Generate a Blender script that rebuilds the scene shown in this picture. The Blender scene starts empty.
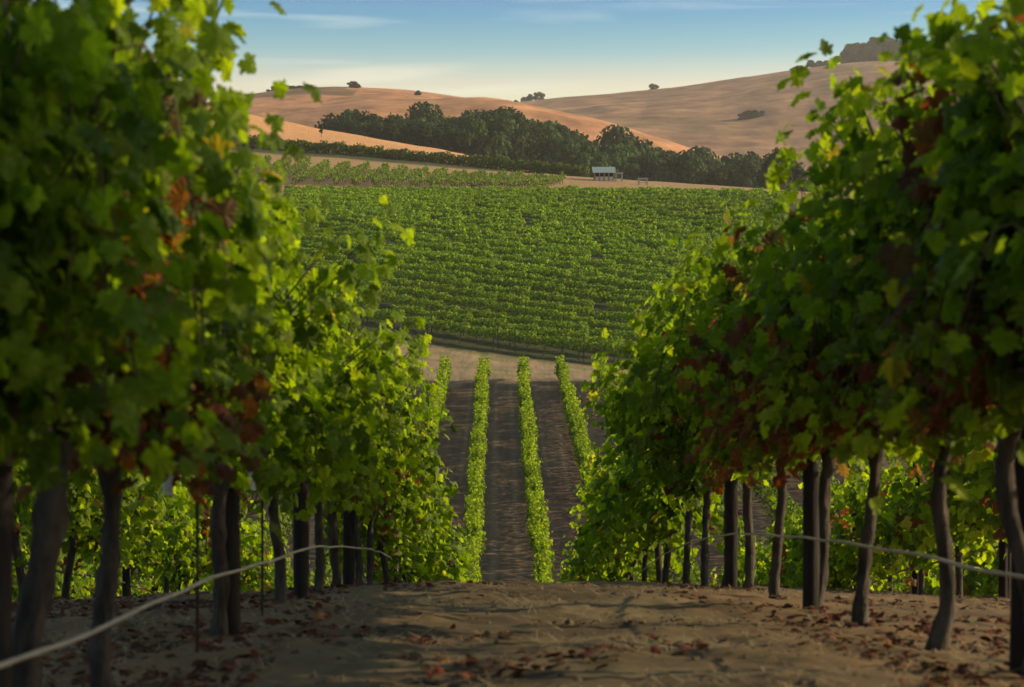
import bpy, math, random
import numpy as np
from mathutils import Vector, Matrix

# ------------------------------------------------------------------ camera, sky, sun, exposure
SC = bpy.context.scene
COL = SC.collection
FPX = 1800.0                                   # focal length in pixels of a 1024 px wide picture
VX, VY = 500.0, 300.0                          # where +Y and the horizon meet in the photograph
cam_d = bpy.data.cameras.new('camera')
cam = bpy.data.objects.new('camera', cam_d)
COL.objects.link(cam)
cam_d.sensor_width = 36.0
cam_d.lens = FPX / 1024.0 * 36.0
cam_d.clip_start = 0.05
cam_d.clip_end = 12000.0
cam.location = (0, 0, 0)
cam.rotation_euler = (math.radians(90) - math.atan((343.5 - VY) / FPX), 0, -math.atan((512 - VX) / FPX))
cam_d.dof.use_dof = True
cam_d.dof.focus_distance = 45.0
cam_d.dof.aperture_fstop = 4.8
SC.camera = cam

SUN_AZ, SUN_EL = math.radians(84), math.radians(20)      # azimuth clockwise from +Y (towards +X)
SUN_V = Vector((math.sin(SUN_AZ) * math.cos(SUN_EL), math.cos(SUN_AZ) * math.cos(SUN_EL), math.sin(SUN_EL)))
sun_d = bpy.data.lights.new('sun', 'SUN')
sun = bpy.data.objects.new('sun', sun_d)
COL.objects.link(sun)
sun_d.energy = 4.2
sun_d.angle = math.radians(0.6)
sun_d.color = (1.0, 0.76, 0.46)
sun.rotation_euler = (-SUN_V).to_track_quat('-Z', 'Y').to_euler()

world = bpy.data.worlds.new('World')
SC.world = world
world.use_nodes = True
wn, wl = world.node_tree.nodes, world.node_tree.links
wn.clear()
w_out = wn.new('ShaderNodeOutputWorld')
w_bg = wn.new('ShaderNodeBackground')
w_sky = wn.new('ShaderNodeTexSky')
w_sky.sky_type = 'NISHITA'
w_sky.sun_disc = False
w_sky.sun_elevation = SUN_EL
w_sky.sun_rotation = SUN_AZ
w_sky.altitude = 100
w_sky.air_density = 1.0
w_sky.dust_density = 1.2
w_sky.ozone_density = 2.0
w_bg.inputs['Strength'].default_value = 0.07
# the low band of warm dusty air and thin cirrus above the hills, by direction
w_tc = wn.new('ShaderNodeTexCoord')
w_sep = wn.new('ShaderNodeSeparateXYZ')
wl.new(w_tc.outputs['Generated'], w_sep.inputs[0])
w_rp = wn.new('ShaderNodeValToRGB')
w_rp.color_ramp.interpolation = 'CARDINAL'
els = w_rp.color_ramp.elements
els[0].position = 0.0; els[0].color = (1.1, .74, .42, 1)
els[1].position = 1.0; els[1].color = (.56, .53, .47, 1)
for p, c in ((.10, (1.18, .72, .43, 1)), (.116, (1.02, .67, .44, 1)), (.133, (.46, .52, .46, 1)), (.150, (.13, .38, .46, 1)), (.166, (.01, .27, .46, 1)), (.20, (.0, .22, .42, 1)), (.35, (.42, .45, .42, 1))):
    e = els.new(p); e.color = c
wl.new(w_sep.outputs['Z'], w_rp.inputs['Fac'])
w_mp = wn.new('ShaderNodeMapping'); w_mp.inputs['Scale'].default_value = (3.0, 3.0, 42.0); w_mp.inputs['Rotation'].default_value = (0, math.radians(-1.6), 0)
w_nz = wn.new('ShaderNodeTexNoise'); w_nz.inputs['Scale'].default_value = 1.6; w_nz.inputs['Detail'].default_value = 5; w_nz.inputs['Distortion'].default_value = .4
wl.new(w_tc.outputs['Generated'], w_mp.inputs['Vector']); wl.new(w_mp.outputs[0], w_nz.inputs['Vector'])
w_cr = wn.new('ShaderNodeMapRange'); w_cr.inputs['From Min'].default_value = .56; w_cr.inputs['From Max'].default_value = .74; w_cr.inputs['To Max'].default_value = .45
wl.new(w_nz.outputs['Fac'], w_cr.inputs['Value'])
w_ci = wn.new('ShaderNodeMix'); w_ci.data_type = 'RGBA'
w_ci.inputs['B'].default_value = (1.1, .90, .70, 1)
wl.new(w_cr.outputs['Result'], w_ci.inputs['Factor']); wl.new(w_rp.outputs['Color'], w_ci.inputs['A'])
w_cm = wn.new('ShaderNodeMapping'); w_cm.vector_type = 'TEXTURE'
w_cm.inputs['Location'].default_value = (-.0765, .985, .1232); w_cm.inputs['Rotation'].default_value = (0, math.radians(-4.5), 0); w_cm.inputs['Scale'].default_value = (.075, 1, .0062)
w_le = wn.new('ShaderNodeVectorMath'); w_le.operation = 'LENGTH'
wl.new(w_tc.outputs['Generated'], w_cm.inputs['Vector']); wl.new(w_cm.outputs[0], w_le.inputs[0])
w_lm = wn.new('ShaderNodeMapRange'); w_lm.interpolation_type = 'SMOOTHSTEP'
w_lm.inputs['From Min'].default_value = 1.0; w_lm.inputs['From Max'].default_value = 0.1; w_lm.inputs['To Max'].default_value = .85
wl.new(w_le.outputs['Value'], w_lm.inputs['Value'])
w_ln = wn.new('ShaderNodeMath'); w_ln.operation = 'MULTIPLY'
w_lr = wn.new('ShaderNodeMapRange'); w_lr.inputs['From Min'].default_value = .35; w_lr.inputs['From Max'].default_value = .6
wl.new(w_nz.outputs['Fac'], w_lr.inputs['Value']); wl.new(w_lr.outputs['Result'], w_ln.inputs[0]); wl.new(w_lm.outputs['Result'], w_ln.inputs[1])
w_c2 = wn.new('ShaderNodeMix'); w_c2.data_type = 'RGBA'; w_c2.inputs['B'].default_value = (1.40, .90, .60, 1)
wl.new(w_ln.outputs[0], w_c2.inputs['Factor']); wl.new(w_ci.outputs['Result'], w_c2.inputs['A'])
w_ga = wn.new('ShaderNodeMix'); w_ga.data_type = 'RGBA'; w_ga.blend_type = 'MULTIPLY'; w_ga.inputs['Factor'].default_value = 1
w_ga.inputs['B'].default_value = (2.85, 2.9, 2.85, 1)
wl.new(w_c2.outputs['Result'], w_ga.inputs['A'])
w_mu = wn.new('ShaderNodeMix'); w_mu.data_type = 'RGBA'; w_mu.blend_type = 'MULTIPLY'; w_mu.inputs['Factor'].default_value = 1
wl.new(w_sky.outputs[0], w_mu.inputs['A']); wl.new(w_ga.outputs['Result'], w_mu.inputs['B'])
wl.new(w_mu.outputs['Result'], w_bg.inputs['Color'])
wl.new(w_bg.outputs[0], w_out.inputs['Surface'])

SC.view_settings.view_transform = 'Standard'
SC.view_settings.look = 'None'
SC.view_settings.exposure = 0.75
SC.view_settings.gamma = 1.0
SC.render.engine = 'CYCLES'
SC.cycles.max_bounces = 8
SC.cycles.transparent_max_bounces = 8
SC.cycles.volume_bounces = 0
SC.cycles.use_denoising = True

# ------------------------------------------------------------------ small helpers
def sstep(a, b, x):
    t = np.clip((np.asarray(x, float) - a) / (b - a), 0, 1)
    return t * t * (3 - 2 * t)

def _hash(ix, iy, s):
    h = np.sin(ix * 127.1 + iy * 311.7 + s * 74.7) * 43758.5453
    return h - np.floor(h)

def vnoise(x, y, s=0):
    x = np.asarray(x, float); y = np.asarray(y, float)
    ix, iy = np.floor(x), np.floor(y)
    fx, fy = x - ix, y - iy
    ux, uy = fx * fx * (3 - 2 * fx), fy * fy * (3 - 2 * fy)
    a, b = _hash(ix, iy, s), _hash(ix + 1, iy, s)
    c, d = _hash(ix, iy + 1, s), _hash(ix + 1, iy + 1, s)
    return (a + (b - a) * ux) * (1 - uy) + (c + (d - c) * ux) * uy

def fbm(x, y, s=0, octs=4):
    v, a, t = 0.0, 0.5, 0.0
    for k in range(octs):
        v = v + a * vnoise(x * 2 ** k + 17.3 * k, y * 2 ** k - 9.1 * k, s + k)
        t += a
        a *= 0.5
    return v / t

class MB:
    """collects vertices, faces and colours of one mesh"""
    def __init__(self):
        self.v, self.f, self.c, self.n, self.m, self.sm = [], [], [], 0, [], []
    def add(self, verts, faces, col=(1, 1, 1), mat=0, smooth=False):
        verts = np.asarray(verts, float).reshape(-1, 3)
        faces = np.asarray(faces, int)
        self.v.append(verts)
        self.f.append(faces + self.n)
        c = np.asarray(col, float)
        if c.ndim == 1:
            c = np.tile(c, (len(verts), 1))
        self.c.append(c)
        self.m.append(np.full(len(faces), mat)); self.sm.append(np.full(len(faces), smooth))
        self.n += len(verts)
        return self
    def mesh(self, name, mats):
        me = bpy.data.meshes.new(name)
        V = np.concatenate(self.v); C = np.concatenate(self.c)
        loops = np.concatenate([f.ravel() for f in self.f])
        sizes = np.concatenate([np.full(len(f), f.shape[1]) for f in self.f])
        starts = np.concatenate([[0], np.cumsum(sizes)[:-1]])
        me.vertices.add(len(V)); me.vertices.foreach_set('co', V.astype(np.float32).ravel())
        me.loops.add(len(loops)); me.loops.foreach_set('vertex_index', loops.astype(np.int32))
        me.polygons.add(len(sizes))
        me.polygons.foreach_set('loop_start', starts.astype(np.int32))
        me.polygons.foreach_set('loop_total', sizes.astype(np.int32))
        me.polygons.foreach_set('material_index', np.concatenate(self.m).astype(np.int32))
        me.polygons.foreach_set('use_smooth', np.concatenate(self.sm).astype(bool))
        a = me.color_attributes.new('tint', 'FLOAT_COLOR', 'POINT')
        a.data.foreach_set('color', np.concatenate([C, np.ones((len(C), 1))], 1).astype(np.float32).ravel())
        for m in (mats if isinstance(mats, (list, tuple)) else [mats]):
            me.materials.append(m)
        me.update(calc_edges=True)
        return me
    def obj(self, name, mats, parent=None):
        return link(name, self.mesh(name, mats), parent)

def link(name, data, parent=None, loc=None, rotz=0.0, scale=None):
    o = bpy.data.objects.new(name, data)
    COL.objects.link(o)
    if parent is not None:
        o.parent = parent
    if loc is not None:
        o.location = loc
    if rotz:
        o.rotation_euler = (0, 0, rotz)
    if scale is not None:
        o.scale = scale
    return o

def tag(o, label=None, cat=None, group=None, kind=None):
    for k, v in (('label', label), ('category', cat), ('group', group), ('kind', kind)):
        if v:
            o[k] = v
    return o

def dup(root, loc, rotz=0.0, scale=None, label=None):
    r = root.copy()
    COL.objects.link(r)
    r.location = loc
    r.rotation_euler = (0, 0, rotz)
    if scale is not None:
        r.scale = scale
    if label:
        r['label'] = label
    for ch in list(root.children):
        c = ch.copy()
        COL.objects.link(c)
        c.parent = r
    return r

def tube(path, radii, sides=8, cap=True):
    """rings round a polyline: vertices and quads"""
    P = np.asarray(path, float)
    R = np.asarray(radii, float)
    if R.ndim == 0:
        R = np.full(len(P), float(R))
    T = np.gradient(P, axis=0)
    T /= np.linalg.norm(T, axis=1)[:, None] + 1e-9
    ref = np.array([0.0, 1.0, 0.0]) if abs(T[0][1]) < 0.8 else np.array([1.0, 0.0, 0.0])
    V = []
    ang = np.linspace(0, 2 * math.pi, sides, endpoint=False)
    for i in range(len(P)):
        A = np.cross(T[i], ref); A /= np.linalg.norm(A) + 1e-9
        B = np.cross(T[i], A)
        ref = np.cross(A, T[i]); ref /= np.linalg.norm(ref) + 1e-9
        r = R[i] if R.ndim == 1 else R[i][:, None]
        V.append(P[i] + r * (np.cos(ang)[:, None] * A + np.sin(ang)[:, None] * B))
    V = np.concatenate(V)
    n = len(P)
    i0 = np.arange(n - 1)[:, None] * sides
    j = np.arange(sides)[None, :]
    jn = (j + 1) % sides
    F = np.stack([i0 + j, i0 + jn, i0 + sides + jn, i0 + sides + j], -1).reshape(-1, 4)
    return V, F

def add_tube(mb, path, radii, sides=8, col=(1, 1, 1), mat=0):
    V, F = tube(path, radii, sides)
    mb.add(V, F, col, mat, True)
    n = len(path)
    for base, rev in ((0, True), ((n - 1) * sides, False)):
        c = V[base:base + sides].mean(0)
        VV = np.concatenate([V[base:base + sides], [c]])
        FF = [[k, (k + 1) % sides, sides] if not rev else [(k + 1) % sides, k, sides] for k in range(sides)]
        mb.add(VV, FF, col, mat, True)

def add_box(mb, lo, hi, col=(1, 1, 1), mat=0):
    x0, y0, z0 = lo; x1, y1, z1 = hi
    V = [(x0, y0, z0), (x1, y0, z0), (x1, y1, z0), (x0, y1, z0), (x0, y0, z1), (x1, y0, z1), (x1, y1, z1), (x0, y1, z1)]
    F = [(0, 3, 2, 1), (4, 5, 6, 7), (0, 1, 5, 4), (1, 2, 6, 5), (2, 3, 7, 6), (3, 0, 4, 7)]
    mb.add(V, F, col, mat)

# ------------------------------------------------------------------ materials
def new_mat(name):
    m = bpy.data.materials.new(name)
    m.use_nodes = True
    nt = m.node_tree
    bsdf = nt.nodes['Principled BSDF']
    return m, nt, bsdf

def leaf_mat(name, trans=0.42, gain=1.9, rough=0.5, spec=0.35, bump=True):
    m, nt, b = new_mat(name)
    N, L = nt.nodes, nt.links
    at = N.new('ShaderNodeAttribute'); at.attribute_name = 'tint'
    geo = N.new('ShaderNodeNewGeometry')
    nz = N.new('ShaderNodeTexNoise'); nz.inputs['Scale'].default_value = 28; nz.inputs['Detail'].default_value = 3
    L.new(geo.outputs['Position'], nz.inputs['Vector'])
    mr = N.new('ShaderNodeMapRange'); mr.inputs['To Min'].default_value = 0.6; mr.inputs['To Max'].default_value = 1.4
    L.new(nz.outputs['Fac'], mr.inputs['Value'])
    mul = N.new('ShaderNodeMix'); mul.data_type = 'RGBA'; mul.blend_type = 'MULTIPLY'; mul.inputs['Factor'].default_value = 1
    L.new(at.outputs['Color'], mul.inputs['A']); L.new(mr.outputs['Result'], mul.inputs['B'])
    L.new(mul.outputs['Result'], b.inputs['Base Color'])
    b.inputs['Roughness'].default_value = rough
    b.inputs['Specular IOR Level'].default_value = spec
    tr = N.new('ShaderNodeBsdfTranslucent')
    g = N.new('ShaderNodeMix'); g.data_type = 'RGBA'; g.blend_type = 'MULTIPLY'; g.inputs['Factor'].default_value = 1
    g.inputs['B'].default_value = (gain * 1.05, gain * 1.05, gain * 0.40, 1)
    L.new(mul.outputs['Result'], g.inputs['A']); L.new(g.outputs['Result'], tr.inputs['Color'])
    if bump:
        bp = N.new('ShaderNodeBump'); bp.inputs['Strength'].default_value = 0.35; bp.inputs['Distance'].default_value = 0.01
        nz2 = N.new('ShaderNodeTexNoise'); nz2.inputs['Scale'].default_value = 60
        L.new(geo.outputs['Position'], nz2.inputs['Vector'])
        L.new(nz2.outputs['Fac'], bp.inputs['Height']); L.new(bp.outputs['Normal'], b.inputs['Normal'])
    mx = N.new('ShaderNodeMixShader'); mx.inputs['Fac'].default_value = trans
    L.new(b.outputs[0], mx.inputs[1]); L.new(tr.outputs[0], mx.inputs[2])
    L.new(mx.outputs[0], N['Material Output'].inputs['Surface'])
    return m

def rough_mat(name, c1, c2, scale=20, stretch=(1, 1, 1), rough=0.9, bump=0.5, dist=0.02, detail=6, use_tint=False, coord='Object', metal=0.0):
    m, nt, b = new_mat(name)
    N, L = nt.nodes, nt.links
    tc = N.new('ShaderNodeTexCoord')
    mp = N.new('ShaderNodeMapping'); mp.inputs['Scale'].default_value = stretch
    nz = N.new('ShaderNodeTexNoise'); nz.inputs['Scale'].default_value = scale; nz.inputs['Detail'].default_value = detail; nz.inputs['Roughness'].default_value = 0.65
    L.new(tc.outputs[coord], mp.inputs['Vector']); L.new(mp.outputs[0], nz.inputs['Vector'])
    rp = N.new('ShaderNodeValToRGB')
    rp.color_ramp.elements[0].position = 0.3; rp.color_ramp.elements[1].position = 0.7
    rp.color_ramp.elements[0].color = (*c1, 1); rp.color_ramp.elements[1].color = (*c2, 1)
    L.new(nz.outputs['Fac'], rp.inputs['Fac'])
    out = rp.outputs['Color']
    if use_tint:
        at = N.new('ShaderNodeAttribute'); at.attribute_name = 'tint'
        mul = N.new('ShaderNodeMix'); mul.data_type = 'RGBA'; mul.blend_type = 'MULTIPLY'; mul.inputs['Factor'].default_value = 1
        L.new(out, mul.inputs['A']); L.new(at.outputs['Color'], mul.inputs['B'])
        out = mul.outputs['Result']
    L.new(out, b.inputs['Base Color'])
    b.inputs['Roughness'].default_value = rough
    b.inputs['Metallic'].default_value = metal
    b.inputs['Specular IOR Level'].default_value = 0.2
    bp = N.new('ShaderNodeBump'); bp.inputs['Strength'].default_value = bump; bp.inputs['Distance'].default_value = dist
    L.new(nz.outputs['Fac'], bp.inputs['Height']); L.new(bp.outputs['Normal'], b.inputs['Normal'])
    return m

M_LEAF = leaf_mat('vine_leaf', trans=0.42, gain=3.5, spec=0.15, rough=.55)
M_FARLEAF = leaf_mat('far_vine_leaf', trans=0.35, gain=1.8, spec=0.2, bump=False)
M_TREELEAF = leaf_mat('tree_leaf', trans=0.2, gain=1.5, spec=0.04, bump=False)
M_BARK = rough_mat('vine_bark', (0.022, 0.019, 0.015), (0.115, 0.096, 0.077), 22, (1, 1, 0.22), 0.95, 1.0, 0.03)
M_CANE = rough_mat('vine_cane', (0.07, 0.05, 0.02), (0.14, 0.11, 0.04), 30, (1, 1, .3), 0.7, 0.3)
M_POST = rough_mat('post_wood', (0.012, 0.010, 0.009), (0.035, 0.03, 0.026), 30, (1, 1, 0.1), 0.9, 0.6)
M_STEEL = rough_mat('rusty_steel', (0.03, 0.022, 0.017), (0.07, 0.05, 0.04), 60, (1, 1, 1), 0.7, 0.3, metal=0.4)
M_WIRE = rough_mat('galvanised_wire', (0.22, 0.21, 0.2), (0.34, 0.33, 0.31), 60, (1, 1, 1), 0.5, 0.1, metal=0.6)
M_HOSE = rough_mat('hose_plastic', (0.30, 0.28, 0.22), (0.46, 0.43, 0.34), 14, (1, 1, 1), 0.55, 0.15)
M_DARKHOSE = rough_mat('dark_hose_plastic', (0.10, 0.10, 0.08), (0.2, 0.19, 0.16), 14, (1, 1, 1), 0.55, 0.15)
M_TAPE = rough_mat('white_tie_plastic', (0.6, 0.6, 0.56), (0.8, 0.8, 0.76), 14, (1, 1, 1), 0.5, 0.1)
M_GREENTAPE = rough_mat('teal_tie_plastic', (0.02, 0.20, 0.14), (0.04, 0.30, 0.2), 14, (1, 1, 1), 0.5, 0.1)
M_SOIL = rough_mat('soil', (0.72, 0.70, 0.68), (1.22, 1.22, 1.2), 3.2, (1, .09, 1), 0.95, 0.2, 0.02, 9, True)
M_LITTER = leaf_mat('fallen_leaf', trans=0.1, gain=1.0, rough=0.8, spec=0.15)
M_TRUNK = rough_mat('tree_bark', (0.04, 0.03, 0.022), (0.12, 0.09, 0.07), 3, (1, 1, .3), 0.95, 0.6)
M_GRASSHILL = rough_mat('dry_grass_hill', (0.5, 0.5, 0.48), (1.35, 1.32, 1.3), 0.06, (1, 1, 1), 1.0, 0.6, 2.0, 12, True)

# ------------------------------------------------------------------ terrain
_ys = np.arange(-80, 246, 0.25)
_sl = np.interp(_ys, [-80, 9.5, 20, 44, 60, 66, 126, 130, 136, 141, 152, 210, 245],
                [-.1139, -.1139, -.235, -.262, .05, .0907, .0907, .085, .09, .10, .27, .17, .10])
_pz = np.concatenate([[0], np.cumsum((_sl[1:] + _sl[:-1]) / 2 * 0.25)])
_pz = _pz - np.interp(0, _ys, _pz) - 0.51
_e = np.interp(65.7, _ys, _pz) + 11.3                 # meet the two measured points of the lower field
_pz = _pz - _e * sstep(20, 50, _ys)
_e2 = np.interp(245, _ys, _pz) - 13.8
_pz = _pz - _e2 * sstep(142, 245, _ys)

# bench, flank and valley behind the opposite vineyard: rows of (X, z) at a few distances
_TX = np.array([-700, -160, -80, -50, -30, -8, 10, 35, 80, 200, 900.])
_TY = np.array([245, 272, 300, 325, 350, 376, 430, 520, 700, 2000.])
_TZ = np.array([
    [18, 15, 14.1, 13.9, 13.8, 13.8, 13.8, 13.7, 13.5, 13, 10],
    [30, 24, 20.0, 18.6, 17.9, 17.2, 16.9, 16.2, 14.8, 13, 10],
    [40, 31, 26.0, 23.4, 22.4, 21.2, 20.7, 19.2, 16, 13, 10],
    [48, 37, 30.5, 27.6, 26.3, 24.2, 22.5, 18.8, 15.5, 13, 10],
    [62, 48, 38.5, 33.2, 30.7, 27.6, 24.0, 18.5, 15, 12, 10],
    [74, 58, 44.5, 37.6, 34.2, 30.2, 25.0, 17.5, 14, 12, 10],
    [60, 48, 36.0, 28.0, 25.0, 22.0, 19.0, 16.0, 13, 11, 10],
    [30, 26, 22.0, 19.0, 18.0, 17.0, 15.0, 13.0, 11, 10, 10],
    [10, 10, 10, 10, 10, 10, 10, 10, 10, 10, 10],
    [10, 10, 10, 10, 10, 10, 10, 10, 10, 10, 10]], float)

def _table(X, Y):
    X = np.clip(X, _TX[0], _TX[-1]); Y = np.clip(Y, _TY[0], _TY[-1])
    i = np.clip(np.searchsorted(_TX, X, side='right') - 1, 0, len(_TX) - 2)
    j = np.clip(np.searchsorted(_TY, Y, side='right') - 1, 0, len(_TY) - 2)
    tx = (X - _TX[i]) / (_TX[i + 1] - _TX[i])
    ty = (Y - _TY[j]) / (_TY[j + 1] - _TY[j])
    return (_TZ[j, i] * (1 - tx) + _TZ[j, i + 1] * tx) * (1 - ty) + (_TZ[j + 1, i] * (1 - tx) + _TZ[j + 1, i + 1] * tx) * ty

def H(X, Y):
    """height of the ground"""
    X, Y = np.broadcast_arrays(np.asarray(X, float), np.asarray(Y, float))
    near = np.interp(Y, _ys, _pz)
    near = near - 0.055 * np.clip(np.abs(X - 0.2) - 0.9, 0, 3) * (1 - sstep(40, 60, Y)) * sstep(-10, 3, Y)
    near = near - 0.07 * np.clip(X, -40, 40) * sstep(124, 142, Y) * (1 - sstep(190, 245, Y))
    far = _table(X, Y)
    return np.where(Y < 245, near, far)

def h1(x, y):
    return float(H(x, y))

def grow(a, b, d0, g):
    out, x, d = [a], a, d0
    while x < b:
        x += d; d *= g; out.append(min(x, b))
    return out

xs = np.arange(-4.2, 4.6, 0.035)
xr = np.array(grow(xs[-1] + .05, 1800, .06, 1.075)); xl = -np.array(grow(-xs[0] + .05, 1800, .06, 1.075))[::-1]
GX = np.concatenate([xl, xs, xr])
GY = np.concatenate([np.array([-2400, -800, -200, -60, -20, -8, -3, 0, 1.5, 2.5]), np.arange(3.2, 13.4, 0.04), np.array(grow(13.5, 120, .1, 1.012)),
                     np.arange(121, 262, 1.0), np.arange(263, 440, 2.5), np.array(grow(445, 2000, 6, 1.06))])
gx, gy = np.meshgrid(GX, GY)
gz = H(gx, gy)
fine = sstep(-4, 3, gy) * (1 - sstep(14, 40, gy)) * (1 - sstep(8, 20, np.abs(gx)))
gz = gz + fine * (0.10 * (fbm(gx * 1.1, gy * 1.1, 3) - .5) + 0.042 * (fbm(gx * 5, gy * 5, 5) - .5) + 0.022 * (fbm(gx * 17, gy * 17, 8) - .5))
gz = gz + (1 - fine) * 0.05 * (fbm(gx * 1.3, gy * .10, 2, 1) - .5) * sstep(20, 60, gy)
gz = gz + sstep(300, 340, gy) * 2.0 * (fbm(gx * .05, gy * .05, 12) - .5)
# soil colours by place
ny, nx = gx.shape
c_near = np.array([0.104, 0.077, 0.036]); c_berm = np.array([0.21, 0.122, 0.054]); c_low = np.array([0.135, 0.098, 0.060])
c_tan = np.array([0.32, 0.24, 0.125]); c_vine = np.array([0.050, 0.060, 0.020]); c_gold = np.array([0.58, 0.31, 0.13]); c_val = np.array([0.10, 0.09, 0.05])
colr = np.ones((ny, nx, 3)) * c_near
def mixc(c, w):
    global colr
    colr = colr * (1 - w[..., None]) + np.asarray(c) * w[..., None]
mixc(c_near * np.array([.62, .58, .55]), (sstep(.50, .62, fbm(gx * 2.6, gy * 2.2, 23, 5)) * .75))
mixc([.16, .13, .065], (sstep(.52, .66, fbm(gx * 1.7 + 9, gy * 1.5, 27, 5)) * .7))
berm = np.exp(-((np.abs(gx - .22) - 1.4) / .55) ** 2) + (np.abs(gx - .22) > 2.0) * 0.8
mixc(c_berm, np.clip(berm * (0.35 + 0.9 * (fbm(gx * 1.3, gy * 1.3, 21) - .3)), 0, 1) * (1 - sstep(15, 30, gy)))
mixc(c_low, sstep(16, 40, gy))
trk = np.minimum(np.abs(gx - .22 + .55), np.abs(gx - .22 - .55))
for k in range(-4, 5):
    trk = np.minimum(trk, np.minimum(np.abs(gx - .22 - 2.7 * k + .5), np.abs(gx - .22 - 2.7 * k - .5)))
mixc(c_low * 1.5, np.exp(-(trk / .14) ** 2) * sstep(40, 60, gy) * .8)
mixc([0.135, .082, .052], sstep(.46, .64, fbm(gx * .7, gy * .06, 31, 2)) * sstep(40, 60, gy) * .7)
edge = gy + 16 * (fbm(gx * .6, gy * .2, 41) - .5)
mixc(c_tan, sstep(125, 129, edge) * (.65 + .35 * fbm(gx * .8, gy * .3, 44)))
rut = np.minimum(np.abs(gy + .3 * gx - 133.2), np.abs(gy + .3 * gx - 135.4))
mixc(c_tan * .62, np.exp(-(rut / .55) ** 2) * .7)
mixc([.16, .16, .06], (fbm(gx * .5, gy * .35, 47) > .57) * sstep(128, 130, gy) * .6)
mixc(c_vine, sstep(140.5, 143.5, gy + .4 * gx))
mixc(c_tan * np.array([1.1, .95, .8]), sstep(244, 250, gy) * (1 - .0 * gx))
mixc(c_vine, sstep(312, 316, gy + .1 * gx) * (1 - sstep(324, 328, gy + .1 * gx)))
mixc(c_gold, sstep(324, 328, gy + .1 * gx))
mixc(c_val, sstep(375, 400, gy))
g = MB()
V = np.stack([gx, gy, gz], -1).reshape(-1, 3)
I = np.arange(ny * nx).reshape(ny, nx)
F = np.stack([I[:-1, :-1], I[:-1, 1:], I[1:, 1:], I[1:, :-1]], -1).reshape(-1, 4)
g.add(V, F, colr.reshape(-1, 3), 0, True)
tag(g.obj('ground', M_SOIL), kind='structure')

# ------------------------------------------------------------------ distant hills: real ridges with a front and a back
def hill(name, ridge_px, Y0, front, back, base, seed, tintf, amp):
    px = np.array([p[0] for p in ridge_px], float); py = np.array([p[1] for p in ridge_px], float)
    X = np.linspace((px[0] - VX) / FPX * Y0, (px[-1] - VX) / FPX * Y0, 560)
    top = np.interp(X, (px - VX) / FPX * Y0, (VY - py) / FPX * Y0)
    k = np.hanning(31); k /= k.sum()
    top = np.convolve(np.pad(top, 15, mode='edge'), k, 'valid')
    t = np.concatenate([np.linspace(-1, 0, 170), np.linspace(0, 1, 30)[1:]])
    XX, TT = np.meshgrid(X, t)
    TOP = np.tile(top, (len(t), 1))
    prof = np.where(TT < 0, np.cos(np.clip(TT, -1, 0) * math.pi / 2) ** 1.0, np.cos(TT * math.pi / 2) ** 1.4)
    prof = np.where(TT < 0, 0.35 * prof + 0.65 * (1 - (-TT) ** 1.25), prof)
    YY = Y0 + np.where(TT < 0, TT * front, TT * back) + 40 * (fbm(XX * .004, TT * 0 + seed, seed) - .5)
    ZZ = base + (TOP - base) * prof
    w = np.clip(-TT, 0, 1) * (1 - np.clip(-TT, 0, 1)) * 4
    ZZ = ZZ + amp * w * (fbm(XX * .006 + 3, YY * .006, seed, 5) - .5)
    if seed == 4:
        ZZ = ZZ + 11 * np.exp(-((XX + 12 + 40 * TT) / 70) ** 2) * np.exp(-((TT + .50) / .20) ** 2) * sstep(-.08, -.3, TT)
    ZZ = ZZ + 5 * w * (np.abs(fbm(XX * .02 + 9, YY * .006, seed + 4, 4) - .5) - .1)
    n_t, n_x = XX.shape
    mb = MB()
    I = np.arange(n_t * n_x).reshape(n_t, n_x)
    F = np.stack([I[:-1, :-1], I[:-1, 1:], I[1:, 1:], I[1:, :-1]], -1).reshape(-1, 4)
    mb.add(np.stack([XX, YY, ZZ], -1).reshape(-1, 3), F, tintf(XX, YY, TT).reshape(-1, 3), 0, True)
    tag(mb.obj(name, M_GRASSHILL), kind='structure')
    def at(px_, t_=0.0):
        """point of the surface seen in column px_ at profile position t_"""
        x = (px_ - VX) / FPX * (Y0 + (t_ * front if t_ < 0 else t_ * back))
        i = int(np.clip(np.argmin(np.abs(X - x)), 0, n_x - 1)); j = int(np.argmin(np.abs(t - t_)))
        return Vector((x, float(YY[j, i]), float(ZZ[j, i])))
    return at

def tint_a(X, Y, T):
    g1 = np.ones(X.shape + (3,)) * np.array([0.50, 0.25, 0.118])
    n = fbm(X * .02, Y * .02, 61)
    g1 = g1 * (0.8 + .4 * n)[..., None]
    scrub = ((fbm(X * .03, Y * .01, 71) > .44) & (T > -.32) & (X < -62)) * .65
    return g1 * (1 - scrub[..., None]) + np.array([0.09, .085, .04]) * scrub[..., None]
def tint_b(X, Y, T):
    g1 = np.ones(X.shape + (3,)) * np.array([0.35, 0.20, 0.105])
    n = fbm(X * .012, Y * .018, 66)
    g1 = g1 * (0.75 + .5 * n)[..., None]
    for c, a_, f in ((-.30, .05, .004), (-.52, .08, .0027), (-.68, .04, .006)):
        line = np.exp(-((T - c - a_ * np.sin(X * f + c * 9) - .02 * fbm(X * .01, X * 0, 5)) / .006) ** 2)
        g1 = g1 * (1 + .28 * line)[..., None]
    dry = (fbm(X * .02, Y * .012, 88) > .60) * .45
    return g1 * (1 - dry[..., None]) + np.array([.17, .13, .06]) * dry[..., None]

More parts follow.
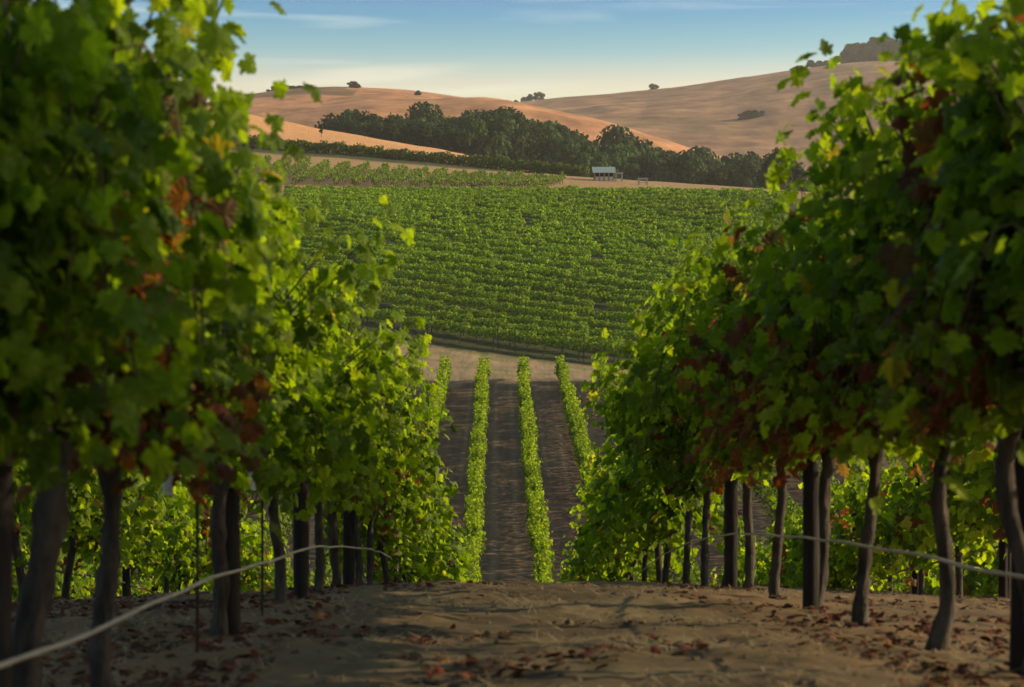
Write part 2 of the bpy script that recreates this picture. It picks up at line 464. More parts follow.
HILL_A = hill('hill', [(-500, 140), (60, 128), (200, 112), (262, 99), (300, 92), (340, 89), (400, 92), (450, 99), (500, 107), (560, 121), (640, 141), (720, 158), (820, 175), (1000, 195)],
              860, 330, 300, 12, 4, tint_a, 14)
HILL_B = hill('hill', [(-300, 160), (380, 135), (440, 122), (500, 108), (540, 103), (600, 98), (655, 94), (700, 88), (760, 78), (815, 70), (850, 66), (900, 67), (960, 58), (1024, 50), (1200, 40), (1700, 70)],
              1250, 640, 500, 12, 9, tint_b, 16)

# ------------------------------------------------------------------ leaves
def leaf_template(detail):
    if detail == 2:      # five lobed vine leaf with toothed edge, folded along the midrib
        half = [(.10, -.22), (.30, -.30), (.46, -.20), (.56, -.24), (.66, .02), (.55, .12), (.80, .20), (.92, .42), (.70, .44), (.48, .50), (.52, .70), (.34, .78), (.22, .96)]
        cen = [(0, 0), (0, .42)]
    elif detail == 1:
        half = [(.28, -.28), (.64, -.05), (.88, .38), (.50, .48), (.30, .84)]
        cen = [(0, 0), (0, .42)]
    else:
        half = [(.55, -.1), (.62, .5)]
        cen = [(0, -.1), (0, .42)]
    tip = (0, 1.08)
    out = [cen[0]] + half + [tip] + [(-x, y) for x, y in half[::-1]]
    pts = np.array([cen[1]] + out)
    n = len(out)
    F = np.array([[0, 1 + k, 1 + (k + 1) % n] for k in range(n)])
    z = -0.28 * np.abs(pts[:, 0]) - 0.22 * np.clip(pts[:, 1], 0, None) ** 2
    r = np.hypot(pts[:, 0], pts[:, 1] - .3)
    z = z + 0.10 * np.sin(np.arange(len(pts)) * 2.4) * r
    return np.stack([pts[:, 0], pts[:, 1] - .15, z], -1), F
LEAF = {k: leaf_template(k) for k in (0, 1, 2)}

def unit(a):
    return a / (np.linalg.norm(a, axis=-1, keepdims=True) + 1e-9)

def add_leaves(mb, P, Tip, Nrm, size, col, detail, mat=0):
    """P position, Tip direction of the point of the leaf, Nrm face normal; arrays of N"""
    TV, TF = LEAF[detail]
    N = len(P)
    if N == 0:
        return
    Nrm = unit(Nrm)
    Tip = unit(Tip - (Tip * Nrm).sum(1)[:, None] * Nrm)
    S = np.cross(Tip, Nrm)
    size = np.asarray(size)[:, None, None]
    V = P[:, None, :] + size * (TV[None, :, 0:1] * S[:, None, :] + TV[None, :, 1:2] * Tip[:, None, :] + TV[None, :, 2:3] * Nrm[:, None, :])
    k = len(TV)
    F = (TF[None] + (np.arange(N) * k)[:, None, None]).reshape(-1, TF.shape[1])
    mb.add(V.reshape(-1, 3), F, np.repeat(col, k, 0), mat, False)

GREENS = np.array([[.046, .080, .004], [.062, .104, .005], [.078, .128, .006], [.098, .152, .007], [.125, .178, .008]])
REDS = np.array([[.085, .026, .011], [.115, .040, .014], [.065, .028, .014], [.11, .06, .02], [.08, .05, .024]])
YELLOWS = np.array([[.20, .17, .015], [.17, .18, .015], [.16, .13, .015]])

def pick(rng, pal, n, jit=.15):
    c = pal[rng.integers(0, len(pal), n)]
    return c * (1 + jit * rng.standard_normal((n, 1))).clip(.5, 1.6)

def foliage(rng, length, cordon, height, spread, n_shoots, leaf, detail, red=0.0, yellow=.012, droop=.3, step=.062, extra=None, lean=0.0, hang=1.0, bright=0.0, rusty=(), lowrust=0.0, topmin=.66, redtop=9.0):
    """shoots rising from the cordon, arching to both sides, with leaves along them.
    returns (green leaves, rust leaves, canes) as mesh builders; local axes: row along y, base at 0"""
    gm, rm, cm = MB(), MB(), MB()
    shoots = []
    for k in range(n_shoots):
        s = 1 if k % 2 else -1
        y0 = (rng.random() - .5) * length
        top = (height - cordon) * rng.uniform(topmin, 1.03)
        out = s * spread * rng.uniform(.05, 1.05) + lean
        y1 = y0 + rng.normal(0, .14)
        t = np.linspace(0, 1, 26)
        if rng.random() < droop:
            hi = top * rng.uniform(.45, .85)
            x = out * 1.15 * np.sin(t * math.pi / 2)
            z = cordon + hi * np.sin(np.clip(t * 1.55, 0, 1.55) * math.pi / 1.9) * 1.0 - hang * .55 * np.clip(t - .5, 0, 1) ** 1.5 * 2
        else:
            x = out * t ** 1.3
            z = cordon + top * t
        y = y0 + (y1 - y0) * t + .03 * np.sin(t * 9 + k)
        x = x + .025 * np.sin(t * 7 + 2 * k)
        shoots.append((np.stack([x, y, z], -1), s, rng.random() < red or any(a_ <= y0 <= b_ and rng.random() < .95 for a_, b_ in rusty)))
    for e in (extra or []):      # (y0, tip x, tip y, tip z)
        t = np.linspace(0, 1, 30)
        y0, ex, ey, ez = e
        for q in range(3):
            j = rng.normal(0, .035 if q else 0, 3)
            shoots.append((np.stack([(ex + j[0]) * t ** 1.4, y0 + (ey + j[1] * 2 - y0) * t, cordon + (ez - cordon) * (1 - .08 * q) * t ** .9 + j[2] * t], -1), 1 if ex > 0 else -1, False))
    for path, s, isred in shoots:
        seg = np.linalg.norm(np.diff(path, axis=0), axis=1)
        arc = np.concatenate([[0], np.cumsum(seg)])
        n = max(4, int(arc[-1] / step))
        a = np.linspace(.04, arc[-1], n) + rng.normal(0, .012, n)
        P = np.stack([np.interp(a, arc, path[:, i]) for i in range(3)], -1)
        tt = a / arc[-1]
        side = np.where(rng.random(n) < .72, s, -s)
        # two leaves a node: the leaf and one of a lateral
        for rep in range(2):
            m = n if rep == 0 else int(n * .75)
            idx = np.arange(n) if rep == 0 else rng.choice(n, m, False)
            off = np.stack([side[idx] * rng.uniform(.02, .13, m), rng.normal(0, .075, m), rng.normal(-.01, .045, m)], -1)
            if rep:
                off *= 1.35
            Q = P[idx] + off
            Nr = np.stack([side[idx] * rng.uniform(.2, 1.1, m), rng.normal(0, .85, m), rng.normal(.5, .4, m)], -1)
            Tp = np.stack([side[idx] * rng.uniform(-.1, .6, m), rng.normal(0, .45, m), -np.abs(rng.normal(.8, .35, m))], -1)
            up = tt[idx] > .92
            Tp[up, 2] *= -.3
            sz = leaf * rng.uniform(.65, 1.15, m) * (1 - .25 * np.clip(tt[idx] - .6, 0, 1) / .4)
            if isred:
                c = pick(rng, REDS, m)
                rr = (rng.random(m) < .12) | (Q[:, 2] > cordon + redtop + rng.normal(0, .12, m))
                c[rr] = pick(rng, GREENS, int(rr.sum()))
            else:
                c = pick(rng, GREENS, m)
                y_ = rng.random(m) < yellow
                c[y_] = pick(rng, YELLOWS, int(y_.sum()))
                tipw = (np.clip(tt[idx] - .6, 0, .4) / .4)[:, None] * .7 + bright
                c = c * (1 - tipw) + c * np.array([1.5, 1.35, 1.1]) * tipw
            lowred = (~np.full(m, isred)) & ((rng.random(m) < red * .5 * (Q[:, 2] < cordon + .35)) | (rng.random(m) < lowrust * (Q[:, 2] < cordon + .14)))
            c[lowred] = pick(rng, REDS, int(lowred.sum()))
            rmask = np.full(m, isred) | lowred
            add_leaves(gm, Q[~rmask], Tp[~rmask], Nr[~rmask], sz[~rmask], c[~rmask], detail)
            add_leaves(rm, Q[rmask], Tp[rmask], Nr[rmask], sz[rmask], c[rmask], detail)
        if detail == 2:
            add_tube(cm, path[::3], np.linspace(.006, .003, len(path[::3])), 5)
    return gm, rm, cm

def trunk_mb(rng, cordon, length, r0, lean, detail=2):
    """gnarled trunk that forks into two cordon arms"""
    tr, ar = MB(), MB()
    n, sides = (18, 12) if detail == 2 else (5, 5)
    t = np.linspace(0, 1, n)
    wob = rng.normal(0, .020, 2)
    path = np.stack([lean[0] * t + wob[0] * np.sin(t * 6), lean[1] * t + wob[1] * np.sin(t * 5 + 1), -.06 + (cordon - .02 + .06) * t], -1)
    rad = r0 * (1.35 - .75 * sstep(0, .18, t) * .55 - .12 * t + .45 * sstep(.86, 1, t))
    R = rad[:, None] * (1 + .16 * rng.standard_normal((n, sides)) * (detail == 2)) * (1 + .22 * (vnoise(t * 5, t * 0 + r0 * 900 + rng.random() * 50, 4) - .5))[:, None]
    add_tube_v(tr, path, R, sides)
    top = path[-1]
    for s in (-1, 1):
        u = np.linspace(0, 1, 12 if detail == 2 else 4)
        p = np.stack([top[0] * (1 - u) + .012 * np.sin(u * 8 + s), top[1] + s * (length / 2 - s * top[1]) * u, top[2] + .02 + .07 * np.sin(u * math.pi / 2) * 1.0 + .012 * np.sin(u * 11)], -1)
        add_tube_v(ar, p, (np.linspace(r0 * .78, r0 * .38, len(u))[:, None] * (1 + .14 * rng.standard_normal((len(u), 8 if detail == 2 else 4)))), 8 if detail == 2 else 4)
    return tr, ar

def add_tube_v(mb, path, R, sides):
    V, F = tube(path, R, sides)
    mb.add(V, F, (1, 1, 1), 0, True)
    for base in (0, (len(path) - 1) * sides):
        mb.add(np.concatenate([V[base:base + sides], [V[base:base + sides].mean(0)]]), [[k, (k + 1) % sides, sides] for k in range(sides)], (1, 1, 1), 0, True)

LX, RX, ROW = -1.13, 1.57, 2.7

def near_vine(X, Y, seed, label, group, cordon, height, lean=(0, 0), r0=.032, red=.1, extra=None, length=1.35, spread=.5, n=24, leaf=.088, bright=0.0, yellow=.012, droop=.35, leanf=0.0, hang=1.0, rusty=(), lowrust=0.0, redtop=9.0):
    rng = np.random.default_rng(seed)
    v = link('grape_vine', None, None, (X, Y, h1(X, Y)))
    tag(v, label, 'grape vine', group)
    tr, ar = trunk_mb(rng, cordon, length, r0, lean)
    tr.obj('trunk', M_BARK, v)
    ar.obj('cordon', M_BARK, v)
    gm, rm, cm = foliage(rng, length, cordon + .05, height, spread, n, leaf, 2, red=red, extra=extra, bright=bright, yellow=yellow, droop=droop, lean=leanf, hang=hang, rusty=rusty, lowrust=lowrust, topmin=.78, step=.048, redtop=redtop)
    gm.obj('foliage', M_LEAF, v)
    if rm.n:
        o = rm.obj('rust_foliage', M_LEAF, v)
        o['label'] = 'rust red and brown dried leaves'
    cm.obj('canes', M_CANE, v)
    return v

# ------------------------------------------------------------------ the two near rows, vine by vine
LGRP, RGRP = 'vines of the near row left of the aisle', 'vines of the near row right of the aisle'
# Y, lean, red, height, label, extra shoots
LEFT = [
    (4.30, (.03, .05), .03, 2.0, 'vine with thick grey leaning trunk and forked head at the far left edge'),
    (5.20, (-.02, .0), .03, 1.72, 'vine with straight slim trunk under a curtain of rust red leaves'),
    (7.05, (.05, .06), .03, 1.70, 'vine with crooked trunk bending right at its head, beside a black post'),
    (9.10, (.0, .02), .02, 1.72, 'vine with pale straight trunk just before the hose straightens, left row'),
    (11.1, (.03, -.02), .02, 1.72, 'slim vine right behind the second black post of the left row'),
    (12.4, (-.03, .02), .03, 1.75, 'thin trunked vine just before the third black post of the left row'),
    (14.1, (.02, .02), .03, 1.75, 'vine at the crest of the left row behind the third black post'),
    (15.5, (.02, .0), .22, 1.75, 'vine at the left row crest with a hanging bunch of red leaves'),
]
RUL = {0: [(.3, .6)], 1: [(-.7, -.28)], 7: [(-.4, .0)]}
RUR = {0: [(.45, .65)], 1: [(-.2, .1)], 3: [(-.1, .35)], 4: [(-.5, -.25)]}
EXL = {1: [(.2, .36, .40, 1.74)], 2: [(.0, .60, .2, 1.72)], 3: [(-.3, .58, -.2, 1.42), (.2, .5, .1, 1.4)], 5: [(.1, .52, .1, 1.8)], 6: [(-.2, .55, .1, 1.75)], 7: [(.1, .58, .0, 1.6)]}
for i, (Y, lean, red, hgt, lab) in enumerate(LEFT):
    near_vine(LX, Y, 100 + i, lab, LGRP, .70, hgt, lean, spread=(.37, .29, .25, .30)[i] if i < 4 else .42, rusty=RUL.get(i, ()), redtop=.75, lowrust={0: .05, 1: .8}.get(i, 0), leaf=.064 if i < 2 else .066, r0=.040 if i == 0 else .032, red=red, extra=EXL.get(i), n=60 if i < 2 else 44 if i < 4 else 36, length=1.5 if i == 0 else 1.4 if i == 1 else 1.7 if i in (2, 3) else 1.4, bright=.1 + .12 * (i > 1))
RIGHT = [
    (4.45, (.0, .0), .13, 1.80, 'vine whose dark leaves fill the upper right corner beyond the last trunk'),
    (5.35, (-.03, .0), .10, 1.95, 'vine whose trunk foot stands against the black post at the right edge'),
    (6.54, (.10, .02), .08, 1.94, 'vine with dark trunk leaning right, nearest full trunk of the right row'),
    (7.80, (.06, .0), .10, 1.95, 'vine with rough trunk thickened at its foot beside scattered red leaves'),
    (8.98, (.10, .03), .11, 2.0, 'vine leaning against the thick black post of the right row'),
    (10.2, (.03, .02), .08, 2.0, 'vine with pale straight trunk and swollen foot on the right row'),
    (11.4, (.02, .0), .06, 2.0, 'slim vine second along from the thick black post of the right row'),
    (12.5, (.04, .0), .05, 1.97, 'vine hiding the farther black post of the right row'),
    (13.8, (.02, .0), .08, 1.9, 'vine past the farther black post where the right row meets the crest'),
    (15.1, (.02, .0), .06, 1.9, 'last vine of the right row with its trunk foot in sight'),
]
EXR = {0: [(.2, .1, .3, 2.05)], 2: [(-.3, -.42, -.27, 2.12)], 4: [(.0, -.5, .1, 1.85)], 6: [(.0, -.62, .2, 1.8)], 7: [(.2, -.7, .2, 1.75)], 8: [(-.2, -.75, .0, 1.72), (.3, -.78, .2, 1.6)], 9: [(.1, -.8, .2, 1.65)]}
for i, (Y, lean, red, hgt, lab) in enumerate(RIGHT):
    near_vine(RX, Y, 200 + i, lab, RGRP, .83, hgt, lean, red=red, extra=EXR.get(i), spread=.46 if i < 5 else .60, n=58 if i < 4 else 44, rusty=RUR.get(i, ()), redtop=.85, hang=1.0 if i < 5 else .55, lowrust={2: .15, 3: .25, 4: .25}.get(i, .05), leaf=.066, bright=.0 + .1 * (i > 4), yellow=.02)

# ------------------------------------------------------------------ vines farther off: shared shapes
def far_vine_proto(seed, detail, n, leaf, red, step, bright, spread):
    rng = np.random.default_rng(seed)
    v = link('grape_vine', None, None, (0, 0, 0))
    tr, ar = trunk_mb(rng, .75, 1.5, .04, (.03, .03), 1)
    tr.obj('trunk', M_BARK, v)
    ar.obj('cordon', M_BARK, v)
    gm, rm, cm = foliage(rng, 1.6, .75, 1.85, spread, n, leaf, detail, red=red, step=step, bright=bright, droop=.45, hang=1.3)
    if rm.n:
        gm.v += rm.v; gm.c += rm.c; gm.m += rm.m; gm.sm += rm.sm
        gm.f += [f + gm.n for f in rm.f]
        gm.n += rm.n
    gm.obj('foliage', M_LEAF if detail else M_FARLEAF, v)
    return v
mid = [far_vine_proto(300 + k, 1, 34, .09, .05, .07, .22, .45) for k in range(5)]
far = [far_vine_proto(320 + k, 1, 30, .095, .02, .075, .6, .22) for k in range(4)]  # sunlight on the lower rows is painted into a yellower leaf tint
used = set()
rr = random.Random(5)
n_vines = len(LEFT) + len(RIGHT)
def place_vine(X, Y, label, group, protos, sc=1.0):
    global n_vines
    p = rr.choice(protos)
    s = sc * (rr.uniform(.93, 1.07) if Y < 45 else rr.uniform(.8, 1.15))
    rot = rr.choice((0, math.pi)) + rr.uniform(-.05, .05)
    X += rr.uniform(-.05, .05) if Y < 45 else rr.uniform(-.12, .12)
    loc = (X, Y, h1(X, Y) - .02)
    if p.name not in used:
        used.add(p.name)
        p.location = loc; p.rotation_euler = (0, 0, rot); p.scale = (s, s, s * rr.uniform(.95, 1.05))
        o = p
        o['label'] = label
    else:
        o = dup(p, loc, rot, (s, s, s * rr.uniform(.95, 1.05)), label)
    o['category'] = 'grape vine'; o['group'] = group
    n_vines += 1
rest = []         # vines past the three hundred: one object
for X, side in ((LX, 'left'), (RX, 'right')):
    y = 17.0 if side == 'left' else 16.5
    while y < 128:
        if y < 45:
            place_vine(X, y, f'leafy vine just over the crest in the row {side} of the aisle', f'vines below the crest, row {side} of the aisle', mid)
        elif y > 57:
            place_vine(X, y, f'vine in the sunlit row along the {side} side of the central aisle', f'vines of the lower row {side} of the aisle', far)
        y += 1.5
for k in (1, 2):
    for X, side in ((LX - ROW * k, 'left'), (RX + ROW * k, 'right')):
        nth = {1: 'second', 2: 'third'}[k]
        y = (13.5 if k == 1 else 21.0) + rr.random()
        while y < 46:
            place_vine(X, y, f'sunlit vine of the {nth} row out on the {side}, seen between near trunks', f'vines of the {nth} row {side}', mid)
            y += 1.5
        y = 86.0 if k == 1 else 119.0
        while y < 128:
            place_vine(X, y, f'vine near the dirt road end of the {nth} row out on the {side}', f'vines at the road end of the {nth} row {side}', far)
            y += 1.5
print('VINES', n_vines)

# everything else of the vineyards as one mass: outer rows, hidden stretches, the whole opposite slope
def mass_vine(mb, rng, X, Y, n, leaf, spread, lo, hi, length, ang, bright=1.0):
    z = h1(X, Y)
    a = rng.random(n) - .5
    b = np.clip(rng.normal(0, .5, n), -1, 1)
    up = rng.random(n) ** .75
    dx = a * length * math.cos(ang) - b * spread * math.sin(ang)
    dy = a * length * math.sin(ang) + b * spread * math.cos(ang)
    P = np.stack([X + dx, Y + dy, z + lo + (hi - lo) * up * (1.05 - .35 * np.abs(b))], -1)
    Nr = np.stack([-b * math.sin(ang) + rng.normal(0, .5, n), b * math.cos(ang) + rng.normal(0, .5, n) - .2, rng.normal(.5, .4, n)], -1)
    Tp = np.stack([rng.normal(0, .5, n), rng.normal(0, .5, n), -np.abs(rng.normal(.7, .4, n))], -1)
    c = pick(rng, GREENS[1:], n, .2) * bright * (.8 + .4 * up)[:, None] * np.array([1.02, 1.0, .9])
    add_leaves(mb, P, Tp, Nr, leaf * rng.uniform(.6, 1.25, n), c, 0)

rng = np.random.default_rng(7)
vm = MB(); tm = MB()
ang = math.atan(-.40)
for r in range(33):
    Y0 = 144.8 + r * 3.1
    x = -50.0 + 1.35 * rng.random()
    while x < 62:
        Y = Y0 - .40 * x * (1 - .6 * r / 33) + 5 * (float(vnoise(x * .03, r * .05, 3)) - .5) * (r > 8) + rng.normal(0, .1)
        px = VX + FPX * x / Y
        if 290 < px < 790 and Y > 140 - .4 * x and Y < 243:
            if rng.random() > .03:
                n = 330 if r < 6 else 280 if r < 14 else 200
                lf = .13 if r < 6 else .15 if r < 14 else .19
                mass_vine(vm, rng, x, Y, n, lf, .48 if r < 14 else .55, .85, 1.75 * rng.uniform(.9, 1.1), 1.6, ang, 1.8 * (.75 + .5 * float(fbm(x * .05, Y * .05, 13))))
            if r == 0 and int(x / 1.35) % 4 == 0:
                V, F = tube([(x + .4, Y - .5, h1(x, Y) - .05), (x + .4, Y - .5, h1(x, Y) + 1.9)], [.05, .05], 5)
                tm.add(V, F, (1, 1, 1), 1)
            if r < 6:
                V, F = tube([(x, Y, h1(x, Y) - .05), (x + .03, Y, h1(x, Y) + .8)], [.05, .04], 5)
                tm.add(V, F, (1, 1, 1), 1)
        x += 1.35
for X in (LX, RX):
    for y in np.arange(46, 57, 1.5):
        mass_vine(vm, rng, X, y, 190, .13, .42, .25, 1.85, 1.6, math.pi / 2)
for X in (LX - ROW, RX + ROW):
    for y in np.arange(46, 86, 1.5):
        mass_vine(vm, rng, X, y, 190, .13, .42, .25, 1.85, 1.6, math.pi / 2)
for k in (3, 4, 5):
    for X in (LX - ROW * k, RX + ROW * k):
        for y in np.arange(20 + 7 * (k - 2), 60, 1.5):
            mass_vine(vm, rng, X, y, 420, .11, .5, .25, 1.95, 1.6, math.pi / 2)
            V, F = tube([(X, y, h1(X, y) - .05), (X + .03, y, h1(X, y) + .8)], [.05, .04], 5)
            tm.add(V, F, (1, 1, 1), 1)
for k in (2, 3, 4, 5, 6, 7):
    for X in (LX - ROW * k, RX + ROW * k):
        for y in np.arange(46, 119 if k == 2 else 128, 1.5):
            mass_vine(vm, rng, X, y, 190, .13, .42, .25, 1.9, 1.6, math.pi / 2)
vm.v += tm.v; vm.c += tm.c; vm.m += tm.m; vm.sm += tm.sm; vm.f += [f + vm.n for f in tm.f]
tag(vm.obj('vineyard_foliage', [M_FARLEAF, M_BARK]), 'rows of green vines covering the opposite slope beyond the dirt road', 'vineyard', kind='stuff')

# the small vineyard on the bench below the golden flank: each row a thing
rng = np.random.default_rng(17)
for i in range(17):
    pu = 252 + i * 19.5
    Yu, Yl = 300 - i * 1.1, 266
    Xu = (pu - VX) / FPX * Yu; Xl = (pu - 34 - VX) / FPX * Yl
    mb = MB()
    L = math.hypot(Xu - Xl, Yu - Yl); a = math.atan2(Yu - Yl, Xu - Xl)
    for s in np.arange(0, L, 1.5):
        x = Xl + (Xu - Xl) * s / L; y = Yl + (Yu - Yl) * s / L
        mass_vine(mb, rng, x, y, 75, .22, .36, .4, 1.65 * rng.uniform(.8, 1.15), 1.7, a, 1.1)
        V, F = tube([(x, y, h1(x, y) - .05), (x, y, h1(x, y) + .8)], [.06, .05], 5)
        mb.add(V, F, (1, 1, 1), 1)
    o = mb.obj('vine_row', [M_FARLEAF, M_BARK])
    tag(o, 'row of vines running down the tan bench above the big vineyard', 'vine row', 'vine rows on the bench below the golden hill')
mb = MB()
for s in np.linspace(0, 1, 95):
    px = 235 + s * 350
    y = 322 - .1 * ((px - VX) / FPX * 322)
    x = (px - VX) / FPX * y
    mass_vine(mb, rng, x, y, 140, .26, .7, .1, 2.1 * rng.uniform(.8, 1.2), 1.4, math.atan(-.22), .8)
tag(mb.obj('vine_row', [M_FARLEAF, M_BARK]), 'long dark vine row edging the foot of the golden grass flank', 'vine row')

# ------------------------------------------------------------------ trees
def tree_proto(seed, hgt, wid, dark, n=5200, leaf=.46, lobes=9, low=.18, kind='oak'):
    rng = np.random.default_rng(seed)
    t = link('tree', None, None, (0, 0, 0))
    mb = MB()
    tt = np.linspace(0, 1, 6)
    path = np.stack([.25 * np.sin(tt * 3 + seed), .2 * np.sin(tt * 2 + seed * 2), hgt * .72 * tt - .3], -1)
    add_tube(mb, path, np.linspace(hgt * .028, hgt * .008, 6), 7)
    cs, rs = [], []
    for k in range(lobes):
        a = rng.uniform(0, 2 * math.pi); zz = rng.uniform(low + .14, .86)
        rad = wid * (.52 if kind == 'oak' else .30) * math.sqrt(max(.05, 1 - ((zz - .5) / .52) ** 2)) * rng.uniform(.3, 1)
        c = np.array([rad * math.cos(a), rad * math.sin(a), zz * hgt])
        cs.append(c); rs.append(wid * rng.uniform(.16, .30))
        p0 = np.array([np.interp(c[2] * .6, path[:, 2], path[:, i]) for i in range(3)])
        add_tube(mb, [p0, (p0 + c) / 2 + [0, 0, .2], c], [hgt * .012, hgt * .008, hgt * .004], 5)
    mb.obj('trunk', M_TRUNK, t)
    cm = MB()
    k = rng.integers(0, lobes, n)
    d = unit(rng.standard_normal((n, 3)))
    rr_ = rng.random(n) ** .4
    C = np.array(cs)[k]; R = np.array(rs)[k]
    P = C + d * (R * rr_)[:, None] * np.array([1, 1, .8])
    P[:, 2] = np.clip(P[:, 2], hgt * low * rng.uniform(.6, 1.2, n), None)
    Nr = d + rng.normal(0, .5, (n, 3)) + np.array([0, 0, .25])
    Tp = rng.normal(0, 1, (n, 3)) - np.array([0, 0, .5])
    pal = np.array([[.020, .044, .012], [.028, .058, .014], [.042, .068, .016], [.026, .048, .016]]) * dark
    c = pick(rng, pal, n, .2) * (.75 + .5 * _hash(k, k * 0 + seed, 3))[:, None]
    add_leaves(cm, P, Tp, Nr, leaf * rng.uniform(.6, 1.3, n), c, 0)
    cm.obj('crown', M_TREELEAF, t)
    return t

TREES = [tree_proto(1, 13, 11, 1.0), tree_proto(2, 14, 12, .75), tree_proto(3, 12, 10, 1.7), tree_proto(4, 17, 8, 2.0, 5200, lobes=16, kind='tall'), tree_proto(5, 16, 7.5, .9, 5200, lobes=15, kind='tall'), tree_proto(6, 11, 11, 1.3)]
t_used = set()
def place_tree(kinds, x, y, h, label, group, cat='tree', z=None, wide=1.0):
    k = rr.choice(kinds)
    p = TREES[k]
    base_h = (13, 14, 12, 17, 16, 11)[k]
    s = h / base_h
    loc = (x, y, (h1(x, y) if z is None else z) - .3)
    sc = (s * wide, s * wide, s)
    rot = rr.uniform(0, 6.28)
    if k not in t_used:
        t_used.add(k)
        p.location = loc; p.rotation_euler = (0, 0, rot); p.scale = sc
        o = p
    else:
        o = dup(p, loc, rot, sc)
    tag(o, label, cat, group)
    if not group and 'group' in o:
        del o['group']
    return o

# unseen oak, added out of frame only to shade the nearest vines
place_tree((0,), 13.0, 2.9, 7.8, 'broad oak added out of view beyond the right rows to shade the nearest vines', None, wide=.85)
# the dark wood behind the vineyard: outline of its tops in the photograph
wx = [325, 345, 360, 380, 400, 430, 460, 480, 500, 520, 540, 560, 580, 610, 640, 680, 720, 745, 790]
wy = [128, 114, 112, 116, 113, 117, 117, 115, 112, 117, 121, 128, 134, 142, 148, 150, 156, 158, 160]
for rowi, (Yt, drop, n, jit) in enumerate(((408, 7, 34, 6), (436, 0, 32, 8), (470, -2, 30, 10))):
    for i in range(n):
        px = 318 + (i + rr.uniform(-.3, .3)) * (480 / n)
        Y = Yt + rr.uniform(-jit, jit)
        x = (px - VX) / FPX * Y
        topz = (VY - (np.interp(px, wx, wy) + drop - 2 + rr.uniform(-2, 5))) / FPX * Y
        z = h1(x, Y)
        hh = max(5.0, float(topz) - z)
        sun_tint = 545 < px < 640 and rowi < 2  # sunlight on these crowns is painted in by lighter leaf colours
        place_tree((3, 3, 2) if sun_tint else (0, 1, 1, 5, 2), x, Y, hh,
                   'tall tree of the wood with sunlight tinted into its yellow crown above the shed' if sun_tint else 'dark green tree in the dense wood behind the vineyards',
                   'sun-tinted trees of the wood above the shed' if sun_tint else 'dark trees of the wood', wide=min(1.5, max(.75, 11 / hh)))
# trees alone
place_tree((0,), (779 - VX) / FPX * 330, 330, (VY - 146) / FPX * 330 - h1((779 - VX) / FPX * 330, 330), 'near black round tree half hidden by the right vine row', None, wide=.8)
def hill_tree(at, px, t, hpx, kinds, label, group=None, wide=1.0, cat='tree'):
    p = at(px, t)
    return place_tree(kinds, p.x, p.y, 1.25 * hpx / FPX * p.y, label, group, cat, p.z - .22 * hpx / FPX * p.y, wide)
place_tree((4,), (322 - VX) / FPX * 360, 360, 2.4, 'tiny lone sapling on the golden grass flank', None, cat='sapling')
hill_tree(HILL_A, 345, 0.02, 6, (0,), 'lone round tree on the crown of the left hill')
for px, hp in ((272, 7), (279, 8), (287, 8), (294, 7), (301, 6), (309, 6)):
    hill_tree(HILL_A, px, -.02, hp, (0, 1, 5), 'small dark tree in the clump on the left hill shoulder', 'trees on the left hill shoulder', 1.3)
for px, hp in ((353, 7), (357, 5)):
    hill_tree(HILL_A, px, -.14, hp, (5, 0), 'dark bush on the left hill face under the lone tree', 'bushes under the lone hill tree', 1.6, 'bush')
hill_tree(HILL_A, 418, -.30, 5, (5,), 'single bush on the sunlit slope above the wood', None, 1.3, 'bush')
for px, hp in ((492, 6), (500, 6), (508, 6), (516, 5), (524, 7), (531, 9), (538, 10)):
    hill_tree(HILL_B, px, .0, hp, (0, 1, 2, 5), 'small tree on the saddle where the two hills meet', 'trees on the hill saddle', 1.1)
hill_tree(HILL_B, 653, 0.0, 9, (0,), 'flat topped tree alone on the bare middle ridge', None, 1.1)
for px, hp in ((838, 12), (845, 16), (852, 20), (859, 24), (866, 27), (873, 28), (880, 27), (887, 26), (894, 25), (901, 24), (910, 24), (925, 22), (790, 5), (797, 5), (812, 7), (820, 8)):
    hill_tree(HILL_B, px, .0, hp * rr.uniform(.8, 1.12), (0, 1, 2, 5, 3) if hp > 10 else (0, 5), 'hazy tree in the grove crowning the right hill' if hp > 10 else 'low ridge bush left of the hazy grove', 'trees of the hilltop grove' if hp > 10 else 'bushes on the right ridge', 1.1 if hp > 10 else 1.6)
for px, hp, t in ((742, 7, -.50), (749, 9, -.50), (756, 7, -.50)):
    hill_tree(HILL_B, px, t, hp, (5, 0), 'hazy bush low on the right hill face', 'hazy bushes on the right hill face', 1.6, 'bush')

# ------------------------------------------------------------------ shed and frames below the wood
M_ROOF = rough_mat('pale_metal_roof', (0.21, 0.29, 0.275), (0.31, 0.39, 0.37), 3, (8, 1, 1), 0.5, 0.4)
M_WALL = rough_mat('pale_boards', (0.55, 0.48, 0.38), (0.74, 0.68, 0.56), 4, (6, 1, 1), 0.85, 0.4)
M_DARK = rough_mat('painted_shade_wall', (0.02, 0.018, 0.015), (0.04, 0.035, 0.03), 4, (1, 1, 1), 0.9, 0.2)  # near-black walls paint the shade inside the open front
M_GREYWOOD = rough_mat('grey_timber', (0.30, 0.28, 0.24), (0.44, 0.42, 0.36), 6, (1, 1, .2), 0.85, 0.4)
SY = 292.0
def shed_at(px):
    return (px - VX) / FPX * SY
sx0, sx1 = shed_at(594), shed_at(614)
sz = (VY - 181.5) / FPX * SY
shed = link('shed', None, None, ((sx0 + sx1) / 2, SY, sz))
tag(shed, 'small open fronted shed with a pale teal metal roof before the wood', 'shed')
W = (sx1 - sx0) / 2
